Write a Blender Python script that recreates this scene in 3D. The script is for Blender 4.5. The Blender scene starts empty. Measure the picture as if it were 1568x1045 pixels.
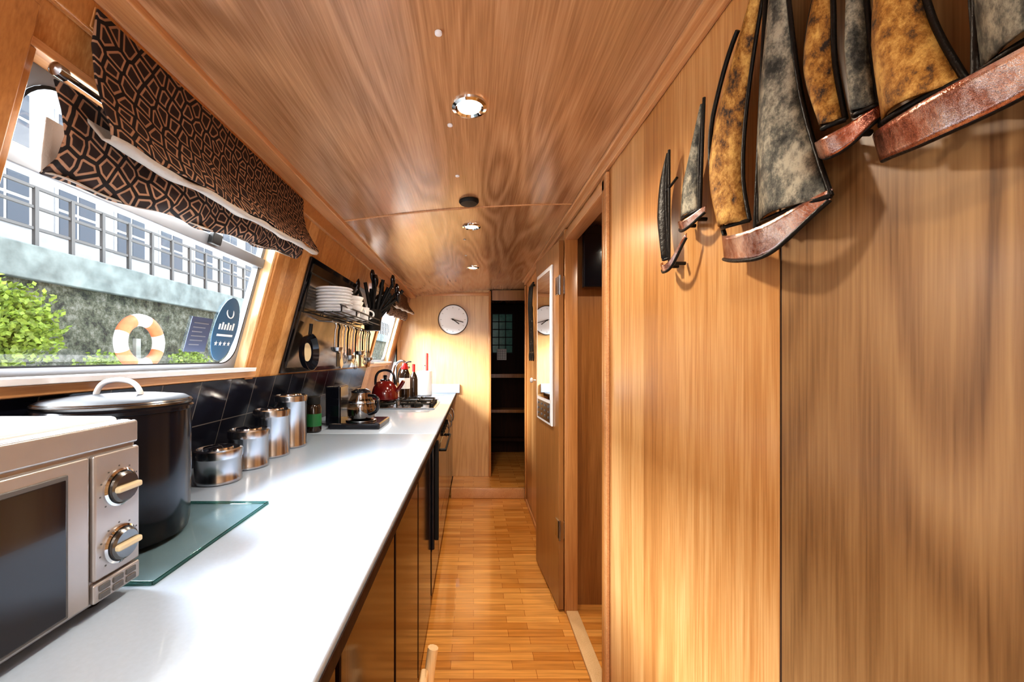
import bpy, math, random
from mathutils import Vector
random.seed(7)
S=bpy.context.scene
C=bpy.context.collection
CZ=1.30
def XL(z): return -.82+.27*(z-1.3)
def ZC(x): return 2.0-.08*((x-.5)/1.1)**2

# ---------------------------------------------------------------- materials
def newmat(name):
    m=bpy.data.materials.new(name); m.use_nodes=True
    nt=m.node_tree; b=nt.nodes['Principled BSDF']
    return m,nt,b
def N(nt,t,**k):
    n=nt.nodes.new(t)
    for a,v in k.items(): setattr(n,a,v)
    return n
def plain(name,col,rough=.5,metal=0,coat=0,emis=None,es=0,noise=0,nscale=40,bump=0,spec=.5):
    m,nt,b=newmat(name)
    b.inputs['Base Color'].default_value=(*col,1); b.inputs['Roughness'].default_value=rough
    b.inputs['Metallic'].default_value=metal; b.inputs['Coat Weight'].default_value=coat; b.inputs['Specular IOR Level'].default_value=spec
    if emis: b.inputs['Emission Color'].default_value=(*emis,1); b.inputs['Emission Strength'].default_value=es
    if noise or bump:
        tc=N(nt,'ShaderNodeTexCoord'); n=N(nt,'ShaderNodeTexNoise'); n.inputs['Scale'].default_value=nscale; n.inputs['Detail'].default_value=5
        nt.links.new(tc.outputs['Object'],n.inputs['Vector'])
        if noise:
            r=N(nt,'ShaderNodeValToRGB')
            r.color_ramp.elements[0].position=.3; r.color_ramp.elements[1].position=.7
            r.color_ramp.elements[0].color=(*[c*(1-noise) for c in col],1)
            r.color_ramp.elements[1].color=(*[min(1,c*(1+noise)) for c in col],1)
            nt.links.new(n.outputs['Fac'],r.inputs['Fac']); nt.links.new(r.outputs['Color'],b.inputs['Base Color'])
        if bump:
            bp=N(nt,'ShaderNodeBump'); bp.inputs['Strength'].default_value=bump; bp.inputs['Distance'].default_value=.005
            nt.links.new(n.outputs['Fac'],bp.inputs['Height']); nt.links.new(bp.outputs['Normal'],b.inputs['Normal'])
    return m
def wood(name,dark,mid,light,axis='Z',rough=.35,board=None,boardaxis='Y',bv=.16,coat=.25,fine=.6,rings=.10,tone=.15,streak=.22,ringscale=6,ringlong=.42,ringn=62,off=0,spec=.5):
    """oak veneer: fine pore grain + cathedral figure + slow tone drift + veneer leaves"""
    m,nt,b=newmat(name); L=nt.links.new
    tc=N(nt,'ShaderNodeTexCoord')
    def mp(across,along):
        p=N(nt,'ShaderNodeMapping'); s=[across]*3; s['XYZ'.index(axis)]=along
        p.inputs['Scale'].default_value=s; p.inputs['Location'].default_value=(off,off,off); L(tc.outputs['Object'],p.inputs['Vector']); return p
    def noise(p,det,dist=0):
        n=N(nt,'ShaderNodeTexNoise'); n.inputs['Scale'].default_value=1; n.inputs['Detail'].default_value=det; n.inputs['Distortion'].default_value=dist; L(p.outputs[0],n.inputs['Vector']); return n
    def madd(src,a,c):
        x=N(nt,'ShaderNodeMath',operation='MULTIPLY_ADD'); x.inputs[1].default_value=a; x.inputs[2].default_value=c; L(src,x.inputs[0]); return x.outputs[0]
    def add(a,c):
        x=N(nt,'ShaderNodeMath',operation='ADD'); L(a,x.inputs[0]); L(c,x.inputs[1]); return x.outputs[0]
    n1=noise(mp(230,6),4,.2)
    n2=noise(mp(ringscale,ringlong),1)
    s=N(nt,'ShaderNodeMath',operation='SINE'); L(madd(n2.outputs['Fac'],ringn,0),s.inputs[0])
    nb=noise(mp(2.3,.6),1)
    mk=N(nt,'ShaderNodeMapRange'); mk.inputs[1].default_value=.42; mk.inputs[2].default_value=.62; mk.inputs[3].default_value=.25; mk.inputs[4].default_value=1; L(nb.outputs['Fac'],mk.inputs[0])
    rm=N(nt,'ShaderNodeMath',operation='MULTIPLY'); L(s.outputs[0],rm.inputs[0]); L(mk.outputs[0],rm.inputs[1])
    n3=noise(mp(16,.4),3)
    n4=noise(mp(1.5,.4),1)
    last=madd(n1.outputs['Fac'],fine,.5-fine/2)
    last=add(last,madd(rm.outputs[0],rings/2,0))
    last=add(last,madd(n3.outputs['Fac'],streak,-streak/2))
    last=add(last,madd(n4.outputs['Fac'],tone,-tone/2))
    if board:
        sx=N(nt,'ShaderNodeSeparateXYZ'); L(tc.outputs['Object'],sx.inputs[0])
        d=N(nt,'ShaderNodeMath',operation='DIVIDE'); d.inputs[1].default_value=board; L(sx.outputs[boardaxis],d.inputs[0])
        fl=N(nt,'ShaderNodeMath',operation='FLOOR'); L(d.outputs[0],fl.inputs[0])
        wn=N(nt,'ShaderNodeTexWhiteNoise',noise_dimensions='1D'); L(fl.outputs[0],wn.inputs['W'])
        last=add(last,madd(wn.outputs['Value'],bv,-bv/2))
    r=N(nt,'ShaderNodeValToRGB'); e=r.color_ramp.elements
    e[0].position=.26; e[0].color=(*dark,1); e[1].position=.76; e[1].color=(*light,1)
    x=e.new(.5); x.color=(*mid,1)
    L(last,r.inputs['Fac']); L(r.outputs['Color'],b.inputs['Base Color'])
    b.inputs['Roughness'].default_value=rough; b.inputs['Coat Weight'].default_value=coat; b.inputs['Coat Roughness'].default_value=.22; b.inputs['Specular IOR Level'].default_value=spec
    bp=N(nt,'ShaderNodeBump'); bp.inputs['Strength'].default_value=.06; bp.inputs['Distance'].default_value=.001
    L(n1.outputs['Fac'],bp.inputs['Height']); L(bp.outputs['Normal'],b.inputs['Normal'])
    return m
M={}
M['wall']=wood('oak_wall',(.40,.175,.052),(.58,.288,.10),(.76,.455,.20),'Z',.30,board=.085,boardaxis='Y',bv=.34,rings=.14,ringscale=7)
M['wall2']=wood('oak_wall_near_dimmed',(.155,.078,.030),(.30,.163,.066),(.42,.25,.11),'Z',.42,rings=.42,ringscale=4.5,ringlong=.75,ringn=75,off=3.7,coat=.1)  # light falloff on the near panel is painted in as darker oak
M['endwall']=wood('oak_end',(.46,.24,.085),(.62,.36,.145),(.74,.47,.22),'Z',.3,rings=.22)
M['ceil']=wood('oak_ceiling',(.35,.18,.085),(.53,.295,.15),(.70,.43,.24),'Y',.22,board=.2,boardaxis='X',bv=.12,rings=.32,ringscale=6,ringlong=.8,ringn=52,coat=.5)
M['trim']=wood('oak_trim',(.46,.21,.08),(.62,.32,.14),(.74,.43,.21),'Y',.3,rings=.05)
M['post']=wood('oak_post',(.34,.14,.04),(.48,.215,.068),(.60,.30,.11),'Z',.3,rings=.05)
M['door']=wood('oak_door',(.22,.092,.025),(.34,.15,.044),(.44,.21,.07),'Z',.3,rings=.14)
M['cab']=wood('cabinet_gloss',(.015,.007,.004),(.03,.013,.006),(.045,.02,.010),'Z',.12,coat=0,spec=.32)
M['pine']=wood('pale_wood',(.60,.38,.18),(.72,.48,.25),(.82,.60,.35),'Z',.4,rings=.05)
M['dark_wood']=wood('dark_wood',(.014,.005,.002),(.030,.010,.004),(.05,.017,.007),'Z',.55,coat=0,spec=.12)
M['white']=plain('white_ceramic',(.85,.86,.88),.25,coat=.3)
M['black']=plain('black_gloss',(.006,.007,.012),.12,coat=.3)
M['enamel']=plain('black_enamel',(.006,.007,.011),.16,spec=.35)
M['lidblack']=plain('black_lid',(.01,.01,.013),.5,spec=.05)
M['blackm']=plain('black_matte',(.015,.015,.015),.5,spec=.3)
M['iron']=plain('black_iron',(.02,.018,.016),.4,metal=.6,bump=.3,nscale=120)
M['steel']=plain('brushed_steel',(.50,.52,.55),.2,metal=1)
M['dsteel']=plain('dark_steel',(.20,.20,.20),.22,metal=1)
M['chrome']=plain('chrome',(.80,.82,.85),.08,metal=1)
M['panel']=plain('splash_steel',(.34,.30,.26),.2,metal=1,noise=.35,nscale=7)
M['alu']=plain('window_aluminium',(.26,.27,.29),.4,metal=.4)
M['silver']=plain('microwave_silver',(.40,.38,.37),.30,metal=.55,noise=.04,nscale=20)
M['mwhite']=plain('microwave_case',(.72,.73,.75),.3,coat=.4)
M['mgrey']=plain('dark_grey_plastic',(.10,.10,.10),.4)
M['red']=plain('red_enamel',(.13,.006,.006),.15,coat=.8)
M['bred']=plain('bright_red',(.55,.02,.02),.3)
M['green']=plain('green_label',(.02,.15,.05),.4)
M['jar']=plain('dark_jar',(.02,.012,.008),.1,coat=.6)
M['cream']=plain('cream_plastic',(.62,.52,.34),.4)
M['orange']=plain('lifebuoy_orange',(.62,.12,.045),.6,noise=.15,nscale=15)
M['bwhite']=plain('lifebuoy_band',(.5,.5,.5),.6)
M['blue']=plain('sticker_blue',(.03,.10,.19),.4)
M['navy']=plain('sticker_navy',(.06,.08,.14),.4)
M['mirror']=plain('mirror',(.9,.93,.95),.02,metal=1)
M['clock']=plain('clock_face',(.9,.91,.92),.4)
M['lamp']=plain('lamp_glow',(1,.9,.7),.5,emis=(1,.9,.72),es=14)
M['teal']=plain('leaded_glass',(.03,.07,.055),.15,emis=(.10,.22,.17),es=.06,noise=.5,nscale=14)  # faint emission stands in for daylight coming through the pane
M['seam']=plain('seam_dark',(.03,.012,.006),.7)
M['lining']=plain('blind_lining',(.50,.45,.40),.8,bump=.3,nscale=200)
M['worktop']=plain('laminate_worktop',(.42,.51,.63),.28,noise=.03,nscale=150,coat=.3)
M['concrete']=plain('concrete_coping',(.16,.195,.195),.9,noise=.35,nscale=4)
M['render']=plain('grey_stone_facade',(.33,.33,.34),.9,noise=.12,nscale=2)
M['brick']=plain('brown_stone_facade',(.22,.17,.15),.9,noise=.2,nscale=2)
M['winglass']=plain('building_glass',(.06,.075,.10),.1)
M['owhite']=plain('outdoor_white_paint',(.62,.64,.66),.6)
M['ground']=plain('towpath',(.60,.60,.57),.9,noise=.2,nscale=3)
M['paper']=plain('paper',(.9,.9,.88),.7)
def glassmat(name,col,fac,rough=.03):
    m=bpy.data.materials.new(name); m.use_nodes=True; nt=m.node_tree; nt.nodes.clear()
    o=N(nt,'ShaderNodeOutputMaterial'); mx=N(nt,'ShaderNodeMixShader'); t=N(nt,'ShaderNodeBsdfTransparent'); g=N(nt,'ShaderNodeBsdfGlossy')
    t.inputs[0].default_value=(*col,1); g.inputs['Roughness'].default_value=rough; mx.inputs[0].default_value=fac
    nt.links.new(t.outputs[0],mx.inputs[1]); nt.links.new(g.outputs[0],mx.inputs[2]); nt.links.new(mx.outputs[0],o.inputs[0]); return m
M['pane']=glassmat('window_glass',(.97,.98,.98),.05)
M['gboard']=glassmat('clear_green_glass',(.90,.96,.95),.15)
M['gedge']=glassmat('green_glass_edge',(.25,.50,.44),.1)
M['carafe']=glassmat('carafe_glass',(.62,.52,.42),.2)

def floor_mat():
    m,nt,b=newmat('parquet_floor'); L=nt.links.new
    tc=N(nt,'ShaderNodeTexCoord')
    br=N(nt,'ShaderNodeTexBrick'); br.offset=.37; br.inputs['Scale'].default_value=1
    br.inputs['Brick Width'].default_value=.26; br.inputs['Row Height'].default_value=.048; br.inputs['Mortar Size'].default_value=.0009
    br.inputs['Color1'].default_value=(.54,.215,.040,1); br.inputs['Color2'].default_value=(.78,.38,.10,1); br.inputs['Mortar'].default_value=(.28,.09,.014,1)
    L(tc.outputs['Object'],br.inputs['Vector'])
    mp=N(nt,'ShaderNodeMapping'); mp.inputs['Scale'].default_value=(4,70,1); L(tc.outputs['Object'],mp.inputs['Vector'])
    n=N(nt,'ShaderNodeTexNoise'); n.inputs['Scale'].default_value=1; n.inputs['Detail'].default_value=5; L(mp.outputs[0],n.inputs['Vector'])
    mr=N(nt,'ShaderNodeMapRange'); mr.inputs[1].default_value=.3; mr.inputs[2].default_value=.7; mr.inputs[3].default_value=.75; mr.inputs[4].default_value=1.15; L(n.outputs['Fac'],mr.inputs[0])
    mx=N(nt,'ShaderNodeVectorMath',operation='SCALE'); L(br.outputs['Color'],mx.inputs[0]); L(mr.outputs[0],mx.inputs['Scale'])
    L(mx.outputs[0],b.inputs['Base Color']); b.inputs['Roughness'].default_value=.22; b.inputs['Coat Weight'].default_value=.4
    return m
M['floor']=floor_mat()
def tile_mat():
    m,nt,b=newmat('black_tiles'); L=nt.links.new
    tc=N(nt,'ShaderNodeTexCoord'); sx=N(nt,'ShaderNodeSeparateXYZ'); cb=N(nt,'ShaderNodeCombineXYZ'); L(tc.outputs['Object'],sx.inputs[0]); L(sx.outputs['Y'],cb.inputs['X']); 
    ad=N(nt,'ShaderNodeMath',operation='ADD'); ad.inputs[1].default_value=-.94; L(sx.outputs['Z'],ad.inputs[0]); L(ad.outputs[0],cb.inputs['Y'])
    br=N(nt,'ShaderNodeTexBrick'); br.offset=0; br.inputs['Scale'].default_value=1; br.inputs['Brick Width'].default_value=.15; br.inputs['Row Height'].default_value=.145; br.inputs['Mortar Size'].default_value=.0018
    br.inputs['Color1'].default_value=(.008,.009,.016,1); br.inputs['Color2'].default_value=(.014,.015,.026,1); br.inputs['Mortar'].default_value=(.14,.13,.12,1)
    L(cb.outputs[0],br.inputs['Vector']); L(br.outputs['Color'],b.inputs['Base Color']); b.inputs['Roughness'].default_value=.14; return m
M['tiles']=tile_mat()
def fabric():
    m,nt,b=newmat('patterned_fabric'); L=nt.links.new
    tc=N(nt,'ShaderNodeTexCoord'); sx=N(nt,'ShaderNodeSeparateXYZ'); cb=N(nt,'ShaderNodeCombineXYZ'); L(tc.outputs['Object'],sx.inputs[0]); L(sx.outputs['Y'],cb.inputs['X']); L(sx.outputs['Z'],cb.inputs['Y'])
    mp=N(nt,'ShaderNodeMapping'); mp.inputs['Rotation'].default_value=(0,0,.35); L(cb.outputs[0],mp.inputs['Vector'])
    v=N(nt,'ShaderNodeTexVoronoi',voronoi_dimensions='2D',feature='DISTANCE_TO_EDGE'); v.inputs['Scale'].default_value=31; v.inputs['Randomness'].default_value=.55; L(mp.outputs[0],v.inputs['Vector'])
    r=N(nt,'ShaderNodeValToRGB'); e=r.color_ramp.elements; r.color_ramp.interpolation='LINEAR'
    dk=(.012,.008,.008,1); tn=(.42,.24,.15,1); md=(.028,.015,.013,1)
    e[0].position=0; e[0].color=dk; e[1].position=.09; e[1].color=dk
    for p,c in ((.115,tn),(.20,tn),(.235,md),(1,md)):
        x=e.new(p); x.color=c
    L(v.outputs['Distance'],r.inputs['Fac']); L(r.outputs['Color'],b.inputs['Base Color']); b.inputs['Roughness'].default_value=.85
    return m
M['fabric']=fabric()
def patina(name,base,spot,dark,rough=.5,metal=.25,sc=38,lo=.40,hi=.64):
    m,nt,b=newmat(name); L=nt.links.new
    tc=N(nt,'ShaderNodeTexCoord')
    mp=N(nt,'ShaderNodeMapping'); mp.inputs['Scale'].default_value=(1,1,.6); L(tc.outputs['Object'],mp.inputs['Vector'])
    n=N(nt,'ShaderNodeTexNoise'); n.inputs['Scale'].default_value=sc; n.inputs['Detail'].default_value=8; n.inputs['Roughness'].default_value=.75; L(mp.outputs[0],n.inputs['Vector'])
    r=N(nt,'ShaderNodeValToRGB'); e=r.color_ramp.elements; e[0].position=lo; e[0].color=(*dark,1); e[1].position=hi; e[1].color=(*spot,1); x=e.new((lo+hi)/2-.02); x.color=(*base,1)
    L(n.outputs['Fac'],r.inputs['Fac']); L(r.outputs['Color'],b.inputs['Base Color']); b.inputs['Roughness'].default_value=rough; b.inputs['Metallic'].default_value=metal
    bp=N(nt,'ShaderNodeBump'); bp.inputs['Strength'].default_value=.8; bp.inputs['Distance'].default_value=.004; L(n.outputs['Fac'],bp.inputs['Height']); L(bp.outputs['Normal'],b.inputs['Normal'])
    return m
M['gold']=patina('gold_patina',(.33,.145,.022),(.68,.40,.11),(.030,.016,.009),.42,.3,44,.38,.62)
M['verd']=patina('verdigris_patina',(.12,.118,.095),(.44,.40,.30),(.024,.026,.023),.45,.3,44,.38,.62)
M['copper']=patina('copper_patina',(.46,.19,.12),(.90,.70,.62),(.08,.015,.012),.2,.85,11,.36,.60)
def stone():
    m,nt,b=newmat('mossy_stone'); L=nt.links.new
    tc=N(nt,'ShaderNodeTexCoord'); n=N(nt,'ShaderNodeTexNoise'); n.inputs['Scale'].default_value=4.5; n.inputs['Detail'].default_value=12; n.inputs['Roughness'].default_value=.85; L(tc.outputs['Object'],n.inputs['Vector'])
    r=N(nt,'ShaderNodeValToRGB'); e=r.color_ramp.elements; e[0].position=.42; e[0].color=(.012,.014,.013,1); e[1].position=.62; e[1].color=(.19,.19,.17,1); x=e.new(.5); x.color=(.06,.068,.045,1)
    L(n.outputs['Fac'],r.inputs['Fac']); L(r.outputs['Color'],b.inputs['Base Color']); b.inputs['Roughness'].default_value=.95; return m
M['stone']=stone()
M['leaf']=plain('hedge_leaf',(.17,.25,.035),.6,noise=.7,nscale=12)

# ---------------------------------------------------------------- mesh helpers
import bmesh
def mesh(name,vs,fs,mat,smooth=False,bevel=0,parent=None):
    me=bpy.data.meshes.new(name); me.from_pydata([tuple(v) for v in vs],[],fs); me.update()
    o=bpy.data.objects.new(name,me); C.objects.link(o)
    if mat: me.materials.append(M[mat] if isinstance(mat,str) else mat)
    bm=bmesh.new(); bm.from_mesh(me); bmesh.ops.recalc_face_normals(bm,faces=bm.faces); bm.to_mesh(me); bm.free()
    if smooth:
        for p in me.polygons: p.use_smooth=True
    if bevel:
        b=o.modifiers.new('b','BEVEL'); b.width=bevel; b.segments=3; b.limit_method='ANGLE'
        for p in me.polygons: p.use_smooth=True
        b.harden_normals=True
    if parent: o.parent=parent
    return o
HF=[(0,1,2,3),(7,6,5,4),(0,4,5,1),(1,5,6,2),(2,6,7,3),(3,7,4,0)]
def box(name,x0,x1,y0,y1,z0,z1,mat,bevel=0,parent=None):
    return mesh(name,[(x0,y0,z0),(x1,y0,z0),(x1,y1,z0),(x0,y1,z0),(x0,y0,z1),(x1,y0,z1),(x1,y1,z1),(x0,y1,z1)],HF,mat,bevel=bevel,parent=parent)
def lbox(name,t0,t1,y0,y1,z0,z1,mat,bevel=0,parent=None):
    """box lying against the leaning hull side; t = inward offset"""
    v=[]
    for z in (z0,z1):
        v+=[(XL(z)+t0,y0,z),(XL(z)+t1,y0,z),(XL(z)+t1,y1,z),(XL(z)+t0,y1,z)]
    return mesh(name,v,HF,mat,bevel=bevel,parent=parent)
def empty(name,loc=(0,0,0)):
    e=bpy.data.objects.new(name,None); C.objects.link(e); e.empty_display_size=.05; return e
def lathe(name,prof,c,mat,seg=40,parent=None,sx=1,sy=1,axis='Z',smooth=True,cap=True):
    vs=[];fs=[]
    for (r,h) in prof:
        for i in range(seg):
            a=2*math.pi*i/seg; u,v=r*math.cos(a)*sx,r*math.sin(a)*sy
            if axis=='Z': p=(c[0]+u,c[1]+v,c[2]+h)
            elif axis=='X': p=(c[0]+h,c[1]+u,c[2]+v)
            else: p=(c[0]+u,c[1]+h,c[2]+v)
            vs.append(p)
    n=len(prof)
    for j in range(n-1):
        for i in range(seg):
            a=j*seg+i;b=j*seg+(i+1)%seg; fs.append((a,b,b+seg,a+seg))
    if cap: fs.append(tuple(range(seg))); fs.append(tuple(range((n-1)*seg,n*seg)))
    o=mesh(name,vs,fs,mat,smooth=smooth,parent=parent)
    if smooth:
        for p in o.data.polygons:
            if len(p.vertices)>4: p.use_smooth=False
        es=o.modifiers.new('e','EDGE_SPLIT'); es.split_angle=math.radians(35)
    return o
def cyl(name,c,r,h,mat,parent=None,axis='Z',seg=32,bev=.0015):
    b=min(bev,r*.4,abs(h)*.4)
    return lathe(name,[(r-b,0),(r,b),(r,h-b),(r-b,h)],c,mat,seg,parent,axis=axis)
def tube(name,pts,r,mat,parent=None,cyc=False,smooth=True,res=3):
    cu=bpy.data.curves.new(name,'CURVE'); cu.dimensions='3D'; cu.bevel_depth=r; cu.bevel_resolution=res; cu.use_fill_caps=True
    if smooth and len(pts)>2:
        sp=cu.splines.new('NURBS'); sp.points.add(len(pts)-1)
        for i,p in enumerate(pts): sp.points[i].co=(*p,1)
        sp.order_u=3; sp.use_endpoint_u=not cyc; sp.use_cyclic_u=cyc; sp.resolution_u=6
    else:
        sp=cu.splines.new('POLY'); sp.points.add(len(pts)-1)
        for i,p in enumerate(pts): sp.points[i].co=(*p,1)
        sp.use_cyclic_u=cyc
    o=bpy.data.objects.new(name,cu); C.objects.link(o)
    me=bpy.data.meshes.new_from_object(o); bpy.data.objects.remove(o)
    o=bpy.data.objects.new(name,me); C.objects.link(o); me.materials.clear(); me.materials.append(M[mat])
    for p in me.polygons: p.use_smooth=True
    if parent: o.parent=parent
    return o
def join(name,objs):
    dg=bpy.context.evaluated_depsgraph_get()
    vs=[];fs=[];mats=[];mi=[];sm=[]
    dg.update()
    for o in objs:
        me=bpy.data.meshes.new_from_object(o.evaluated_get(dg)); off=len(vs)
        vs+= [tuple(v.co) for v in me.vertices]
        for p in me.polygons:
            fs.append(tuple(i+off for i in p.vertices)); m=me.materials[p.material_index]
            if m not in mats: mats.append(m)
            mi.append(mats.index(m)); sm.append(p.use_smooth)
    for o in objs: bpy.data.objects.remove(o)
    me=bpy.data.meshes.new(name); me.from_pydata(vs,[],fs)
    for m in mats: me.materials.append(m)
    for p,i,s in zip(me.polygons,mi,sm): p.material_index=i; p.use_smooth=s
    o=bpy.data.objects.new(name,me); C.objects.link(o); return o

# ================================================================= SHELL
YB=-2.4; YE=5.2; EW=4.0; YS=1.78
box('floor',-1.3,1.45,YB,YE,-.05,0,'floor')
st=box('s',-.208,.895,3.625,YE,.001,.088,'floor'); n=box('n',-.208,.478,3.605,3.64,.001,.094,'trim',bevel=.004)
join('step',[st,n])
def ceilpanel(name,y0,y1):
    xs=[-.68+i*(1.45+.68)/24 for i in range(25)]; vs=[];fs=[]
    for x in xs:
        z=ZC(x); vs+=[(x,y0,z),(x,y1,z),(x,y1,z+.04),(x,y0,z+.04)]
    for i in range(24):
        a=i*4
        for j in range(4): fs.append((a+j,a+(j+1)%4,a+4+(j+1)%4,a+4+j))
    fs.append((0,1,2,3)); fs.append((96,97,98,99))
    return mesh(name,vs,fs,'ceil')
join('ceiling',[ceilpanel('a',YB,YS-.002),ceilpanel('b',YS+.002,YE)])
xs=[-.60+i*(1.06)/16 for i in range(17)]
tube('trim_1',[(x,YS,ZC(x)-.001) for x in xs],.004,'trim')
W1=(.60,1.42,1.250,1.80); W2=(3.10,3.78,1.25,1.74); W0=(-1.5,-.5,1.262,1.80)
segs=[]
ys=[YB,W0[0],W0[1],W1[0],W1[1],W2[0],W2[1],4.1]
ws={1:W0,3:W1,5:W2}
for i in range(7):
    if i in ws:
        w=ws[i]; segs+= [lbox('w',-.06,0,ys[i],ys[i+1],-.02,w[2],'wall'),lbox('w',-.06,0,ys[i],ys[i+1],w[3],1.98,'wall')]
    else: segs.append(lbox('w',-.06,0,ys[i],ys[i+1],-.02,1.98,'wall'))
join('wall_left',segs)
XR=.48
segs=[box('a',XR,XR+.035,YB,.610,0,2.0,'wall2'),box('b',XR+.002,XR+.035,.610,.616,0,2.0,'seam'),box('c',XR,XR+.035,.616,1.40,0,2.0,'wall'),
 box('d',XR,XR+.035,1.40,2.03,1.94,2.0,'wall'),box('e',XR,XR+.035,2.03,3.58,0,2.0,'wall')]
join('wall_right',segs)
join('wall_side_cabin',[box('a',.535,1.37,2.06,2.09,0,1.99,'door'),box('b',1.38,1.42,YB,YE,0,1.99,'door'),box('c',.515,1.37,.9,.93,0,1.99,'door')])
join('wall_passage',[box('d',.9,.93,3.62,YE,0,1.99,'dark_wood'),box('e',.515,.93,3.585,3.615,0,1.99,'dark_wood')])
box('wall_end',-.78,.167,EW,EW+.04,.089,1.99,'endwall')
box('wall_end_header',.19,.89,EW,EW+.04,1.885,1.99,'door')
box('wall_far',-.8,1.37,YE,YE+.04,0,2.0,'dark_wood')
box('wall_far_left',-.8,-.212,EW+.05,YE,0,2.0,'dark_wood')
join('wall_back',[box('a',-1.3,-.55,YB-.04,YB,0,2.0,'wall'),box('b',.4,.52,YB-.04,YB,0,2.0,'wall'),box('c',-.55,.4,YB-.04,YB,1.9,2.0,'wall')])
def strip(name,x0,x1,y0,y1,z0,z1,mat='trim',b=.003): return box(name,x0,x1,y0,y1,z0,z1,mat,bevel=b)
join('trim_2',[strip('a',XR-.016,XR-.001,YB,3.58,1.962,1.999),strip('b',XR-.034,XR-.001,YB,3.58,1.984,2.0,b=.005)])
join('trim_3',[box('a',-.665,-.585,YB,EW-.001,1.905,1.935,'trim',bevel=.004),lbox('b',.001,.016,YB,EW-.001,1.86,1.905,'post',bevel=.003)])
join('trim_4',[box('a',-.58,.16,EW-.010,EW-.001,1.93,1.965,'trim',bevel=.003),box('b',.155,.180,EW-.012,EW+.05,.089,1.98,'post',bevel=.003)])
join('door_frame',[box('a',XR-.016,XR+.05,1.99,2.03,0,1.955,'post',bevel=.003),box('a2',XR-.010,XR-.001,2.03,2.06,0,1.955,'post',bevel=.003),
  box('b',XR-.014,XR+.05,1.40,1.425,0,1.955,'post',bevel=.003),box('b2',XR-.014,XR-.001,1.375,1.40,0,1.955,'trim',bevel=.003),
  box('c',XR-.014,XR+.05,1.40,2.03,1.90,1.94,'trim',bevel=.003),
  box('t',XR-.01,XR+.05,1.425,1.99,.001,.014,'pine',bevel=.002)])
join('trim_5',[box('a',XR-.014,XR-.001,2.86,2.90,0,1.95,'post',bevel=.003),box('b',XR-.014,XR-.001,3.53,3.58,0,1.95,'post',bevel=.003)])
box('baseboard_right',XR-.012,XR-.001,2.06,3.52,.0,.03,'trim',bevel=.003)
d=empty('door_1')
def slab(name,off0,off1,u0,u1,z0,z1,mat,bevel=0,parent=d):
    h=Vector((.448,2.0,0)); t=Vector((.412,2.50,0)); ud=(t-h).normalized(); nd=Vector((-ud.y,ud.x,0))
    v=[]
    for z in (z0,z1):
        for (u,o) in ((u0,off0),(u0,off1),(u1,off1),(u1,off0)):
            p=h+ud*u+nd*o; v.append((p.x,p.y,z))
    return mesh(name,v,HF,mat,bevel=bevel,parent=parent)
slab('leaf',-.013,.013,.0,.50,.012,1.90,'door',.002)
for z in (.42,1.67):
    slab('hinge',.013,.017,.002,.05,z-.045,z+.045,'steel',.001)
    box('hinge_plate',XR-.02,XR-.0155,1.993,2.026,z-.045,z+.045,'steel',.001,d)
    tube('hinge_pin',[(.438,1.990,z-.05),(.438,1.990,z+.05)],.006,'steel',d)
mir=empty('wall_mirror')
slab('frame',.0135,.024,.10,.43,.93,1.80,'white',.003,mir)
slab('glass',.0242,.026,.125,.405,1.07,1.775,'mirror',0,mir)
slab('lower_panel',.0242,.026,.125,.405,.945,1.05,'steel',0,mir)
for i in range(4):
    for j in range(3): slab('stud',.026,.029,.15+i*.075,.165+i*.075,.965+j*.03,.975+j*.03,'mgrey',0,mir)
kn=empty('door_knob'); lathe('knob',[(.006,0),(.006,-.03),(.018,-.036),(.02,-.046),(.012,-.055)],(XR,2.95,1.13),'white',24,kn,axis='X')
tv=empty('television'); box('screen',.56,.90,1.99,2.02,1.66,1.97,'black',.004,tv); box('bracket',.70,.76,2.02,2.058,1.8,1.9,'blackm',.002,tv)

orn=empty('iron_key_rack'); XO=XR-.032
tube('bar',[(XO,2.93,1.86),(XO,3.13,1.86)],.008,'iron',orn)
for i in range(5):
    y=2.94+i*.045; zb=1.34+.07*(i%2)
    tube('stem',[(XO,y,1.86),(XO-.015,y,1.75),(XO,y+.01,1.55),(XO,y,zb)],.005,'iron',orn)
    tube('loop',[(XO,y+.022*math.cos(a),zb-.03+.034*math.sin(a)) for a in [k*math.pi/4 for k in range(8)]],.005,'iron',orn,cyc=True)
tube('backplate',[(XR-.004,3.03,1.86),(XO,3.03,1.86)],.01,'iron',orn)
for k in range(3):
    tube('scroll',[(XO,3.02+.04*math.cos(a),1.66-.1*k+.045*math.sin(a)) for a in [k2*math.pi/3 for k2 in range(6)]],.006,'iron',orn,cyc=True)

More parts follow.
